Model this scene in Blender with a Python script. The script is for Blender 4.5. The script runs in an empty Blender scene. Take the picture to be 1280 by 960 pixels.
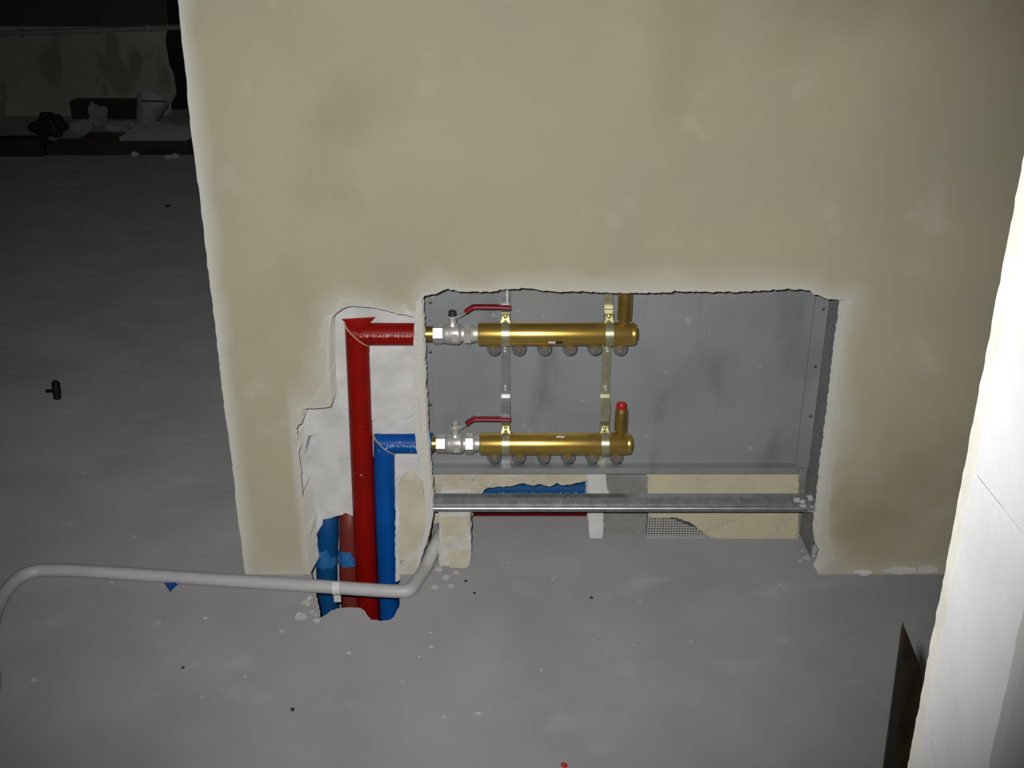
import bpy, math, random
import numpy as np
from mathutils import Vector, Matrix, noise

# ------------------------------------------------------------------ camera, world, flash, exposure
SC = bpy.context.scene
COL = SC.collection
CAM_D, CAM_H, PITCH, FPX = 1.87, 1.255, math.radians(24), 1368.0
cam_data = bpy.data.cameras.new('camera')
cam = bpy.data.objects.new('camera', cam_data)
COL.objects.link(cam)
cam.location = (0, -CAM_D, CAM_H)
cam.rotation_euler = (math.radians(90) - PITCH, 0, 0)
cam_data.sensor_width = 36.0
cam_data.lens = FPX / 1280 * 36.0
cam_data.clip_start = 0.02
SC.camera = cam

world = bpy.data.worlds.new('world')
SC.world = world
world.use_nodes = True
world.node_tree.nodes['Background'].inputs[0].default_value = (0.9, 1.0, 1.0, 1)
world.node_tree.nodes['Background'].inputs[1].default_value = 0.012

fl = bpy.data.lights.new('camera_flash', 'SPOT')
fl.energy = 130
fl.color = (1.0, 0.985, 0.965)
fl.spot_size = math.radians(78)
fl.spot_blend = 1.0
fl.shadow_soft_size = 0.012
flash = bpy.data.objects.new('camera_flash', fl)
COL.objects.link(flash)
flash.location = (-0.045, -CAM_D + 0.01, CAM_H + 0.05)
FT = Vector((-0.09, 0.0, 0.60))
flash.rotation_euler = (FT - flash.location).to_track_quat('-Z', 'Y').to_euler()

SC.view_settings.view_transform = 'Standard'
SC.view_settings.look = 'None'
SC.view_settings.exposure = 0.0
SC.view_settings.gamma = 1.0
SC.view_settings.use_curve_mapping = False

# ------------------------------------------------------------------ helpers
rnd = random.Random(7)
_c, _s = math.cos(PITCH), math.sin(PITCH)


def _ray(px, py):
    u, w = (px - 640) / FPX, (py - 480) / FPX
    return Vector((u, _c - w * _s, -_s - w * _c))


def P(px, py, y):
    """point of the photograph on the upright plane at depth y"""
    d = _ray(px, py)
    return Vector((0, -CAM_D, CAM_H)) + d * ((y + CAM_D) / d.y)


def F(px, py, z=0.0):
    """point of the photograph on the level plane at height z"""
    d = _ray(px, py)
    return Vector((0, -CAM_D, CAM_H)) + d * ((z - CAM_H) / d.z)


def XZ(pts, y):
    return [((q := P(a, b, y)).x, q.z) for a, b in pts]


WL = {}


def empty(name, loc, label=None, cat=None, group=None):
    o = bpy.data.objects.new(name, None)
    COL.objects.link(o)
    o.location = loc
    o.empty_display_size = 0.05
    WL[o.name] = Vector(loc)
    if label:
        tag(o, label, cat, group)
    return o


def tag(o, label, cat, group=None):
    o['label'] = label
    o['category'] = cat
    if group:
        o['group'] = group
    return o


class MB:
    """collects world-space vertices and faces, then links them as one mesh object"""

    def __init__(self):
        self.v, self.f = [], []

    def add(self, vs, fs):
        n = len(self.v)
        self.v += [tuple(p) for p in vs]
        self.f += [tuple(i + n for i in f) for f in fs]
        return self

    def box(self, lo, hi, R=None, pivot=None):
        x0, y0, z0 = lo
        x1, y1, z1 = hi
        vs = [Vector(p) for p in ((x0, y0, z0), (x1, y0, z0), (x1, y1, z0), (x0, y1, z0), (x0, y0, z1), (x1, y0, z1), (x1, y1, z1), (x0, y1, z1))]
        if R is not None:
            pv = Vector(pivot) if pivot is not None else (Vector(lo) + Vector(hi)) / 2
            vs = [pv + R @ (v - pv) for v in vs]
        return self.add(vs, [(0, 3, 2, 1), (4, 5, 6, 7), (0, 1, 5, 4), (1, 2, 6, 5), (2, 3, 7, 6), (3, 0, 4, 7)])

    def lathe(self, base, axis, prof, n=32, rot=0.0, ref=None):
        """prof: list of (distance along axis, radius)"""
        a = Vector(axis).normalized()
        b = Vector(ref) if ref else a.orthogonal().normalized()
        c = a.cross(b)
        base = Vector(base)
        vs, fs = [], []
        for (t, r) in prof:
            for k in range(n):
                ang = 2 * math.pi * k / n + rot
                vs.append(base + a * t + (b * math.cos(ang) + c * math.sin(ang)) * r)
        for i in range(len(prof) - 1):
            for k in range(n):
                k2 = (k + 1) % n
                fs.append((i * n + k, i * n + k2, (i + 1) * n + k2, (i + 1) * n + k))
        fs.append(tuple(reversed(range(n))))
        fs.append(tuple((len(prof) - 1) * n + k for k in range(n)))
        return self.add(vs, fs)

    def tube(self, pts, r, n=20, cap=True):
        pts = [Vector(p) for p in pts]
        rr = r if isinstance(r, (list, tuple)) else [r] * len(pts)
        t0 = (pts[1] - pts[0]).normalized()
        b = t0.orthogonal().normalized()
        vs, fs = [], []
        for i, p in enumerate(pts):
            t = (pts[min(i + 1, len(pts) - 1)] - pts[max(i - 1, 0)]).normalized()
            b = (b - t * b.dot(t)).normalized()
            c = t.cross(b)
            for k in range(n):
                a = 2 * math.pi * k / n
                vs.append(p + (b * math.cos(a) + c * math.sin(a)) * rr[i])
        for i in range(len(pts) - 1):
            for k in range(n):
                k2 = (k + 1) % n
                fs.append((i * n + k, i * n + k2, (i + 1) * n + k2, (i + 1) * n + k))
        if cap:
            fs.append(tuple(reversed(range(n))))
            fs.append(tuple((len(pts) - 1) * n + k for k in range(n)))
        return self.add(vs, fs)

    def ribbon(self, prof, x0, x1, th):
        """strip of sheet metal: (y, z) profile, width in x, thickness th"""
        m = len(prof)
        vs = []
        for i, (y, z) in enumerate(prof):
            a, b = prof[max(i - 1, 0)], prof[min(i + 1, m - 1)]
            d = Vector((b[0] - a[0], b[1] - a[1])).normalized()
            nx, nz = -d.y, d.x
            vs += [(x0, y, z), (x1, y, z), (x1, y + nx * th, z + nz * th), (x0, y + nx * th, z + nz * th)]
        fs = [(3, 2, 1, 0), tuple(4 * (m - 1) + k for k in range(4))]
        for i in range(m - 1):
            for k in range(4):
                k2 = (k + 1) % 4
                fs.append((4 * i + k, 4 * i + k2, 4 * i + 4 + k2, 4 * i + 4 + k))
        return self.add(vs, fs)

    def chunk(self, poly, y0, y1, ch=0.003, rough=0.0):
        """rough slab: (x, z) outline, front at y0 (nearest the camera), back at y1, chamfered front rim"""
        n = len(poly)
        area = sum(poly[i][0] * poly[(i + 1) % n][1] - poly[(i + 1) % n][0] * poly[i][1] for i in range(n))
        if area < 0:
            poly = poly[::-1]
        ins = []
        for i in range(n):
            a, p, b = Vector(poly[i - 1]), Vector(poly[i]), Vector(poly[(i + 1) % n])
            d = (b - a).normalized()
            ins.append(p + Vector((-d.y, d.x)) * ch * rnd.uniform(0.5, 1.4))
        vs = [(p.x, y0 + rnd.uniform(-rough, rough), p.y) for p in ins]
        vs += [(p[0], y0 + ch * rnd.uniform(0.6, 1.3), p[1]) for p in poly]
        vs += [(p[0], y1, p[1]) for p in poly]
        fs = [tuple(range(n)), tuple(reversed(range(2 * n, 3 * n)))]
        for i in range(n):
            j = (i + 1) % n
            fs.append((n + i, n + j, j, i))
            fs.append((2 * n + i, 2 * n + j, n + j, n + i))
        return self.add(vs, fs)

    def prism(self, poly, y0, y1):
        n = len(poly)
        vs = [(p[0], y0, p[1]) for p in poly] + [(p[0], y1, p[1]) for p in poly]
        fs = [tuple(range(n)), tuple(reversed(range(n, 2 * n)))]
        for i in range(n):
            j = (i + 1) % n
            fs.append((n + i, n + j, j, i))
        return self.add(vs, fs)

    def build(self, name, mat, parent=None, smooth=35, recalc=True, origin=None, bevel=0):
        me = bpy.data.meshes.new(name)
        if parent is not None:
            off = WL[parent.name]
            if origin is not None:
                off = Vector(origin)
        else:
            off = Vector(origin) if origin is not None else Vector((0, 0, 0))
        me.from_pydata([(x - off.x, y - off.y, z - off.z) for x, y, z in self.v], [], self.f)
        if recalc:
            import bmesh
            bm = bmesh.new()
            bm.from_mesh(me)
            if bevel:
                es = [e for e in bm.edges if len(e.link_faces) == 2 and e.calc_face_angle(0) > math.radians(40)]
                bmesh.ops.bevel(bm, geom=es, offset=bevel, segments=2, affect='EDGES', profile=0.6)
            bmesh.ops.recalc_face_normals(bm, faces=bm.faces)
            bm.to_mesh(me)
            bm.free()
        o = bpy.data.objects.new(name, me)
        COL.objects.link(o)
        if mat:
            me.materials.append(mat)
        if smooth:
            me.shade_smooth()
            me.set_sharp_from_angle(angle=math.radians(smooth))
        if parent is not None:
            o.parent = parent
            o.location = off - WL[parent.name]
        else:
            o.location = off
        WL[o.name] = off.copy()
        return o


def catmull(pts, k=6):
    pts = [Vector(p) for p in pts]
    out = []
    for i in range(len(pts) - 1):
        a, b, c, d = pts[max(i - 1, 0)], pts[i], pts[i + 1], pts[min(i + 2, len(pts) - 1)]
        for j in range(k):
            t = j / k
            out.append(0.5 * (2 * b + (c - a) * t + (2 * a - 5 * b + 4 * c - d) * t * t + (3 * b - a - 3 * c + d) * t ** 3))
    out.append(pts[-1])
    return out


def jag(poly, step, amp, closed=True, seed=0):
    """break an outline into short uneven steps"""
    r = random.Random(seed)
    out = []
    n = len(poly)
    for i in range(n if closed else n - 1):
        a, b = Vector(poly[i]), Vector(poly[(i + 1) % n])
        L = (b - a).length
        m = max(1, int(L / step))
        d = (b - a).normalized() if L > 0 else Vector((1, 0))
        nn = Vector((-d.y, d.x))
        for k in range(m):
            p = a.lerp(b, k / m)
            if k or True:
                p = p + nn * r.uniform(-amp, amp) + d * r.uniform(-0.25, 0.25) * step
            out.append((p.x, p.y))
    if not closed:
        out.append(tuple(poly[-1]))
    return out


def signed(px, py, polys):
    """distance to the nearest outline (positive inside) and the nearest outline point, for arrays of points"""
    best = np.full(px.shape, 1e9, np.float32)
    qx = np.zeros_like(best)
    qy = np.zeros_like(best)
    inside = np.zeros(px.shape, bool)
    for poly in polys:
        ins = np.zeros(px.shape, bool)
        n = len(poly)
        for i in range(n):
            ax, ay = poly[i]
            bx, by = poly[(i + 1) % n]
            dx, dy = bx - ax, by - ay
            t = np.clip(((px - ax) * dx + (py - ay) * dy) / (dx * dx + dy * dy + 1e-12), 0, 1)
            cx, cy = ax + t * dx, ay + t * dy
            d = (px - cx) ** 2 + (py - cy) ** 2
            m = d < best
            best = np.where(m, d, best)
            qx = np.where(m, cx, qx)
            qy = np.where(m, cy, qy)
            if dy != 0:
                hit = ((ay > py) != (by > py)) & (px < dx * (py - ay) / dy + ax)
                ins ^= hit
        inside |= ins
    d = np.sqrt(best)
    return np.where(inside, d, -d), qx, qy


def sheet(us, vs, h, polys, box):
    """grid over us x vs with the outlines cut out: returns u, v, class (0 surface, 1 lower rim, 2 gone), signed distance"""
    U, V = np.meshgrid(np.array(us, np.float32), np.array(vs, np.float32))
    sd = np.full(U.shape, -9.0, np.float32)
    m = (U > box[0]) & (U < box[1]) & (V > box[2]) & (V < box[3])
    s, qx, qy = signed(U[m], V[m], polys)
    sd[m] = s
    QX, QY = U.copy(), V.copy()
    QX[m], QY[m] = qx, qy
    cls = np.zeros(U.shape, int)
    edge = np.abs(sd) <= 0.5 * h
    ring = (sd > 0.5 * h) & (sd < 2.0 * h)
    gone = sd >= 2.0 * h
    dirx, diry = U - QX, V - QY
    L = np.sqrt(dirx ** 2 + diry ** 2) + 1e-9
    U2, V2 = U.copy(), V.copy()
    U2[edge], V2[edge] = QX[edge], QY[edge]
    U2[ring] = (QX + dirx / L * 0.0012)[ring]
    V2[ring] = (QY + diry / L * 0.0012)[ring]
    cls[ring] = 1
    cls[gone] = 2
    return U2, V2, cls, sd


def sheet_faces(cls):
    R, C = cls.shape
    a = np.arange(R * C).reshape(R, C)
    q = np.stack([a[:-1, :-1], a[:-1, 1:], a[1:, 1:], a[1:, :-1]], -1).reshape(-1, 4)
    c = cls.reshape(-1)[q]
    ok = (c < 2).all(1) & ~(c == 1).all(1)
    return q[ok]


def rough_box(lo, hi, n, amp, fq, seed):
    """box with gridded faces whose points are shaken by noise"""
    mb = MB()
    lo, hi = Vector(lo), Vector(hi)
    idx = {}
    vs, fs = [], []

    def vid(i, j, k):
        key = (i, j, k)
        if key not in idx:
            p = Vector((lo.x + (hi.x - lo.x) * i / n[0], lo.y + (hi.y - lo.y) * j / n[1], lo.z + (hi.z - lo.z) * k / n[2]))
            q = p * fq + Vector((seed, seed * 2, 0))
            p += Vector((noise.noise(q), noise.noise(q + Vector((9, 0, 0))), noise.noise(q + Vector((0, 9, 0))))) * amp
            p += Vector((noise.noise(q * 4), noise.noise(q * 4 + Vector((9, 0, 0))), 0)) * amp * 0.6
            idx[key] = len(vs)
            vs.append(p)
        return idx[key]
    for j in range(n[1]):
        for k in range(n[2]):
            for i in (0, n[0]):
                fs.append((vid(i, j, k), vid(i, j + 1, k), vid(i, j + 1, k + 1), vid(i, j, k + 1)))
    for i in range(n[0]):
        for k in range(n[2]):
            for j in (0, n[1]):
                fs.append((vid(i, j, k), vid(i + 1, j, k), vid(i + 1, j, k + 1), vid(i, j, k + 1)))
        for j in range(n[1]):
            for k in (0, n[2]):
                fs.append((vid(i, j, k), vid(i + 1, j, k), vid(i + 1, j + 1, k), vid(i, j + 1, k)))
    return mb.add(vs, fs)


# ------------------------------------------------------------------ materials
def nd(nt, t, **kw):
    n = nt.nodes.new(t)
    for k, v in kw.items():
        setattr(n, k, v)
    return n


def mat(name, c1, rough=0.8, metal=0.0, c2=None, vscale=6.0, vdet=4.0, bump=None, bump2=None, spec=0.4, speck=None, **kw):
    m = bpy.data.materials.new(name)
    m.use_nodes = True
    nt = m.node_tree
    bs = nt.nodes['Principled BSDF']
    bs.inputs['Base Color'].default_value = (*c1, 1)
    bs.inputs['Roughness'].default_value = rough
    bs.inputs['Metallic'].default_value = metal
    bs.inputs['Specular IOR Level'].default_value = spec
    if rough >= 0.7 and not metal:
        bs.inputs['Diffuse Roughness'].default_value = 1.0      # chalky mineral surfaces scatter back towards the lamp
    for k, v in kw.items():
        bs.inputs[k.replace('_', ' ')].default_value = v
    tc = nd(nt, 'ShaderNodeTexCoord')
    geo = nd(nt, 'ShaderNodeNewGeometry')
    pos = geo.outputs['Position']
    col = None
    if c2 is not None:
        n = nd(nt, 'ShaderNodeTexNoise')
        n.inputs['Scale'].default_value = vscale
        n.inputs['Detail'].default_value = vdet
        nt.links.new(pos, n.inputs['Vector'])
        r = nd(nt, 'ShaderNodeMapRange')
        r.inputs[1].default_value, r.inputs[2].default_value = 0.36, 0.64
        nt.links.new(n.outputs['Fac'], r.inputs[0])
        mx = nd(nt, 'ShaderNodeMix', data_type='RGBA')
        mx.inputs[6].default_value = (*c1, 1)
        mx.inputs[7].default_value = (*c2, 1)
        nt.links.new(r.outputs[0], mx.inputs[0])
        col = mx.outputs[2]
    if speck is not None:      # (colour, scale, threshold)
        n = nd(nt, 'ShaderNodeTexNoise')
        n.inputs['Scale'].default_value = speck[1]
        n.inputs['Detail'].default_value = 2
        nt.links.new(pos, n.inputs['Vector'])
        r = nd(nt, 'ShaderNodeMapRange')
        r.inputs[1].default_value, r.inputs[2].default_value = speck[2], speck[2] + 0.04
        nt.links.new(n.outputs['Fac'], r.inputs[0])
        mx = nd(nt, 'ShaderNodeMix', data_type='RGBA')
        if col is not None:
            nt.links.new(col, mx.inputs[6])
        else:
            mx.inputs[6].default_value = (*c1, 1)
        mx.inputs[7].default_value = (*speck[0], 1)
        nt.links.new(r.outputs[0], mx.inputs[0])
        col = mx.outputs[2]
    if col is not None:
        nt.links.new(col, bs.inputs['Base Color'])
    prev = None
    for b in (bump, bump2):
        if b:
            n = nd(nt, 'ShaderNodeTexNoise')
            n.inputs['Scale'].default_value = b[0]
            n.inputs['Detail'].default_value = 5
            nt.links.new(pos, n.inputs['Vector'])
            bp = nd(nt, 'ShaderNodeBump')
            bp.inputs['Strength'].default_value = b[1]
            bp.inputs['Distance'].default_value = b[2]
            nt.links.new(n.outputs['Fac'], bp.inputs['Height'])
            if prev:
                nt.links.new(prev, bp.inputs['Normal'])
            prev = bp.outputs['Normal']
    if prev:
        nt.links.new(prev, bs.inputs['Normal'])
    m['col'] = 1 if col is not None else 0
    return m


def sock_color(m):
    bs = m.node_tree.nodes['Principled BSDF']
    l = bs.inputs['Base Color'].links
    return l[0].from_socket if l else None


def overlay(m, fac_socket, c):
    nt = m.node_tree
    bs = nt.nodes['Principled BSDF']
    src = sock_color(m)
    mx = nd(nt, 'ShaderNodeMix', data_type='RGBA')
    if src:
        nt.links.new(src, mx.inputs[6])
    else:
        mx.inputs[6].default_value = bs.inputs['Base Color'].default_value
    mx.inputs[7].default_value = (*c, 1)
    nt.links.new(fac_socket, mx.inputs[0])
    nt.links.new(mx.outputs[2], bs.inputs['Base Color'])


def noise_fac(m, scale, lo, hi, detail=4, stretch=None):
    nt = m.node_tree
    geo = nd(nt, 'ShaderNodeNewGeometry')
    n = nd(nt, 'ShaderNodeTexNoise')
    n.inputs['Scale'].default_value = scale
    n.inputs['Detail'].default_value = detail
    if stretch:
        mp = nd(nt, 'ShaderNodeMapping')
        mp.inputs['Scale'].default_value = stretch
        nt.links.new(geo.outputs['Position'], mp.inputs['Vector'])
        nt.links.new(mp.outputs[0], n.inputs['Vector'])
    else:
        nt.links.new(geo.outputs['Position'], n.inputs['Vector'])
    r = nd(nt, 'ShaderNodeMapRange')
    r.inputs[1].default_value, r.inputs[2].default_value = lo, hi
    nt.links.new(n.outputs['Fac'], r.inputs[0])
    return r.outputs[0]


M = {}
M['plaster'] = mat('aged_plaster', (0.44, 0.40, 0.285), 0.85, c2=(0.40, 0.375, 0.275), vscale=3.2, bump=(5, 0.25, 0.02), bump2=(420, 0.12, 0.0015))
overlay(M['plaster'], noise_fac(M['plaster'], 2.3, 0.56, 0.75, 5), (0.33, 0.29, 0.195))
overlay(M['plaster'], noise_fac(M['plaster'], 7.5, 0.60, 0.78, 5), (0.50, 0.475, 0.375))
_nt = M['plaster'].node_tree
_at = nd(_nt, 'ShaderNodeAttribute', attribute_name='fresh')
overlay(M['plaster'], _at.outputs['Fac'], (0.56, 0.555, 0.51))
M['block'] = mat('aerated_block', (0.63, 0.63, 0.62), 0.9, c2=(0.52, 0.52, 0.51), vscale=16, bump=(45, 0.8, 0.006), bump2=(500, 0.4, 0.002), speck=((0.46, 0.44, 0.41), 120, 0.74))
M['block_cream'] = mat('cream_mortar', (0.56, 0.545, 0.46), 0.9, c2=(0.48, 0.445, 0.335), vscale=18, bump=(45, 0.8, 0.006), bump2=(380, 0.4, 0.002), speck=((0.36, 0.31, 0.20), 60, 0.66))
M['pier'] = mat('flaking_mortar', (0.50, 0.485, 0.41), 0.95, c2=(0.60, 0.595, 0.56), vscale=28, bump=(60, 0.8, 0.006), bump2=(300, 0.5, 0.003))
M['brick'] = mat('pale_beige_brick', (0.50, 0.46, 0.35), 0.92, c2=(0.56, 0.525, 0.43), vscale=22, bump=(70, 0.6, 0.004), bump2=(500, 0.4, 0.002))
M['jamb'] = mat('white_aerated_block', (0.64, 0.64, 0.64), 0.85, c2=(0.57, 0.575, 0.58), vscale=9, bump=(26, 0.6, 0.006), bump2=(420, 0.45, 0.002), speck=((0.60, 0.60, 0.61), 110, 0.66))
M['mortar'] = mat('grey_mortar', (0.42, 0.42, 0.41), 0.95, bump=(300, 0.5, 0.002))
M['dark_mortar'] = mat('shrunken_mortar', (0.24, 0.24, 0.235), 0.95)
M['coat_far'] = mat('pale_plaster_coat', (0.62, 0.615, 0.56), 0.9, c2=(0.54, 0.535, 0.48), vscale=20, bump=(200, 0.5, 0.002))
M['coat_near'] = mat('grey_plaster_coat', (0.42, 0.42, 0.41), 0.9, bump=(120, 0.5, 0.003))
M['screed'] = mat('grey_screed', (0.345, 0.345, 0.347), 0.78, c2=(0.30, 0.30, 0.302), vscale=4.5, vdet=6, bump=(9, 0.15, 0.02), bump2=(260, 0.16, 0.0015), spec=0.25, Diffuse_Roughness=0.5)
overlay(M['screed'], noise_fac(M['screed'], 5.5, 0.60, 0.80, 6, (1, 1.6, 1)), (0.41, 0.41, 0.405))
overlay(M['screed'], noise_fac(M['screed'], 17, 0.70, 0.76, 5), (0.48, 0.48, 0.465))
overlay(M['screed'], noise_fac(M['screed'], 1.6, 0.60, 0.72, 6), (0.27, 0.273, 0.27))
M['grey_concrete'] = mat('grey_concrete_patch', (0.27, 0.275, 0.265), 0.9, c2=(0.20, 0.205, 0.18), vscale=20, bump=(60, 0.5, 0.003))
M['rubble'] = mat('crumbly_rubble', (0.36, 0.36, 0.35), 0.95, c2=(0.50, 0.50, 0.485), vscale=60, bump=(220, 0.7, 0.003))
M['cabinet'] = mat('galvanised_sheet', (0.315, 0.33, 0.338), 0.46, 0.25, c2=(0.265, 0.28, 0.288), vscale=6, bump=(3, 0.10, 0.02), spec=0.35)
overlay(M['cabinet'], noise_fac(M['cabinet'], 9, 0.56, 0.74, 3, (1.3, 1, 0.45)), (0.20, 0.208, 0.215))
overlay(M['cabinet'], noise_fac(M['cabinet'], 42, 0.71, 0.76, 2), (0.42, 0.43, 0.435))
M['cabinet_side'] = mat('dusty_side_sheet', (0.25, 0.26, 0.265), 0.6, 0.2, c2=(0.30, 0.31, 0.31), vscale=12, speck=((0.6, 0.6, 0.58), 55, 0.70))
M['galv'] = mat('zinc_steel', (0.52, 0.54, 0.56), 0.33, 0.75, c2=(0.40, 0.42, 0.44), vscale=40, bump=(90, 0.08, 0.002))
M['rail'] = mat('rail_steel', (0.50, 0.52, 0.54), 0.36, 0.8, c2=(0.40, 0.41, 0.43), vscale=60, speck=((0.72, 0.72, 0.70), 130, 0.66))
M['zinc_yellow'] = mat('yellow_passivated_steel', (0.56, 0.55, 0.38), 0.32, 0.7, c2=(0.46, 0.44, 0.28), vscale=60)
M['brass'] = mat('brass', (0.66, 0.45, 0.115), 0.30, 0.80, c2=(0.56, 0.37, 0.085), vscale=30, bump=(60, 0.05, 0.001))
M['brass_dark'] = mat('turned_brass', (0.50, 0.35, 0.10), 0.32, 0.82, c2=(0.40, 0.27, 0.065), vscale=40)
M['nickel'] = mat('nickel_plate', (0.74, 0.73, 0.69), 0.42, 0.62, c2=(0.60, 0.59, 0.55), vscale=50, bump=(160, 0.08, 0.001))
M['dark_bolt'] = mat('dark_steel', (0.10, 0.10, 0.10), 0.4, 0.7)
M['grip'] = mat('dark_red_vinyl', (0.22, 0.012, 0.020), 0.38)
M['vent_cap'] = mat('red_plastic', (0.42, 0.012, 0.012), 0.35)
M['red'] = mat('red_foam_film', (0.27, 0.004, 0.0015), 0.42, c2=(0.22, 0.0035, 0.0013), vscale=14, bump=(26, 0.15, 0.006), spec=0.2)
overlay(M['red'], noise_fac(M['red'], 75, 0.715, 0.76, 3), (0.62, 0.35, 0.30))
M['maroon'] = mat('dusty_red_foam_film', (0.20, 0.022, 0.014), 0.5, c2=(0.16, 0.030, 0.020), vscale=14, bump=(30, 0.2, 0.006))
M['blue'] = mat('blue_foam_film', (0.0015, 0.085, 0.36), 0.42, c2=(0.0013, 0.072, 0.31), vscale=14, bump=(26, 0.15, 0.006), spec=0.2)
overlay(M['blue'], noise_fac(M['blue'], 75, 0.715, 0.76, 3), (0.45, 0.55, 0.65))
M['blue_dark'] = mat('dusty_blue_foam_film', (0.003, 0.068, 0.235), 0.55, spec=0.15, c2=(0.006, 0.070, 0.20), vscale=20, bump=(30, 0.3, 0.008))
M['tape'] = mat('blue_tape', (0.010, 0.14, 0.40), 0.3, c2=(0.05, 0.19, 0.42), vscale=60, bump=(60, 0.5, 0.004))
M['seam'] = mat('bare_foam', (0.42, 0.30, 0.18), 0.9)
M['conduit'] = mat('grey_white_plastic', (0.53, 0.53, 0.525), 0.45, c2=(0.48, 0.48, 0.475), vscale=20, spec=0.4)
M['white_plastic'] = mat('white_plastic', (0.72, 0.72, 0.72), 0.4)
M['cap'] = mat('clear_plastic', (0.62, 0.63, 0.63), 0.16, Transmission_Weight=0.85, IOR=1.25)
M['mesh'] = mat('cream_fibre_mesh', (0.53, 0.475, 0.32), 0.9, c2=(0.46, 0.42, 0.295), vscale=14, bump=(40, 0.4, 0.004), speck=((0.60, 0.56, 0.44), 110, 0.66))
_nt = M['mesh'].node_tree
_geo = nd(_nt, 'ShaderNodeNewGeometry')
_sep = nd(_nt, 'ShaderNodeSeparateXYZ')
_nt.links.new(_geo.outputs['Position'], _sep.inputs[0])
_prev = None
for _ax in (0, 2):
    _ml = nd(_nt, 'ShaderNodeMath', operation='MULTIPLY')
    _ml.inputs[1].default_value = 2 * math.pi / 0.0056
    _nt.links.new(_sep.outputs[_ax], _ml.inputs[0])
    _sn = nd(_nt, 'ShaderNodeMath', operation='SINE')
    _nt.links.new(_ml.outputs[0], _sn.inputs[0])
    if _prev is None:
        _prev = _sn
    else:
        _mx = nd(_nt, 'ShaderNodeMath', operation='MAXIMUM')
        _nt.links.new(_prev.outputs[0], _mx.inputs[0])
        _nt.links.new(_sn.outputs[0], _mx.inputs[1])
        _bp = nd(_nt, 'ShaderNodeBump')
        _gf = nd(_nt, 'ShaderNodeMapRange')
        _gf.inputs[1].default_value, _gf.inputs[2].default_value, _gf.inputs[4].default_value = 0.5, 1.0, 0.55
        _nt.links.new(_mx.outputs[0], _gf.inputs[0])
        overlay(M['mesh'], _gf.outputs[0], (0.66, 0.62, 0.49))
        _bp.inputs['Strength'].default_value = 0.8
        _bp.inputs['Distance'].default_value = 0.0016
        _nt.links.new(_mx.outputs[0], _bp.inputs['Height'])
        _b0 = _nt.nodes['Principled BSDF'].inputs['Normal'].links[0].from_socket
        _nt.links.new(_b0, _bp.inputs['Normal'])
        _nt.links.new(_bp.outputs[0], _nt.nodes['Principled BSDF'].inputs['Normal'])
M['mesh_wire'] = mat('pale_mesh_strand', (0.55, 0.55, 0.52), 0.5, 0.2)
M['dark_hole'] = mat('dark_backing_shade', (0.05, 0.05, 0.05), 0.9, c2=(0.12, 0.12, 0.12), vscale=60)  # dark backing of the mesh; on the pit bottom, shade as colour
M['dark_wood'] = mat('dark_formwork_face', (0.012, 0.010, 0.007), 0.7, c2=(0.006, 0.006, 0.005), vscale=30)
M['brown_wood'] = mat('stained_plank', (0.040, 0.030, 0.014), 0.65, c2=(0.016, 0.012, 0.006), vscale=18, bump=(40, 0.3, 0.004))
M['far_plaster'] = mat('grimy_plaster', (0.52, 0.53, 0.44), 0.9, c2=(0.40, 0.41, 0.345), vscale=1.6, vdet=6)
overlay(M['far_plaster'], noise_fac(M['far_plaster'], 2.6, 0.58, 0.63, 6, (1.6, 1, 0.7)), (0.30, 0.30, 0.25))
M['far_upper'] = mat('dark_upper_tone', (0.115, 0.12, 0.105), 0.9, c2=(0.08, 0.085, 0.07), vscale=2)  # darker tone for the rear wall above the pipe
M['opening_black'] = mat('unlit_opening', (0.02, 0.02, 0.022), 0.95, c2=(0.03, 0.03, 0.03))  # near-black colour stands in for the unlit depth of the far opening
M['ceiling'] = mat('raw_slab', (0.45, 0.45, 0.43), 0.95, c2=(0.38, 0.38, 0.36))
M['far_board'] = mat('dirty_board', (0.030, 0.028, 0.023), 0.8, c2=(0.055, 0.05, 0.042), vscale=5)
M['far_black'] = mat('black_sack', (0.03, 0.03, 0.03), 0.6)
M['far_white'] = mat('dusty_white_plastic', (0.52, 0.54, 0.57), 0.6, c2=(0.40, 0.42, 0.44), vscale=9)
M['far_paper'] = mat('pale_wrapping', (0.36, 0.38, 0.40), 0.8, c2=(0.25, 0.27, 0.28), vscale=14)
M['far_green'] = mat('pale_green_tube', (0.33, 0.36, 0.30), 0.6)
M['chip'] = mat('plaster_crumb', (0.48, 0.48, 0.455), 0.95, c2=(0.40, 0.40, 0.375), vscale=40)
M['dark_chip'] = mat('dark_grit', (0.035, 0.032, 0.028), 0.9)
M['black_rubber'] = mat('black_rubber', (0.006, 0.006, 0.006), 0.5)
M['label_white'] = mat('white_label', (0.75, 0.75, 0.72), 0.5)
M['label_black'] = mat('black_label', (0.015, 0.015, 0.015), 0.5)

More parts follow.
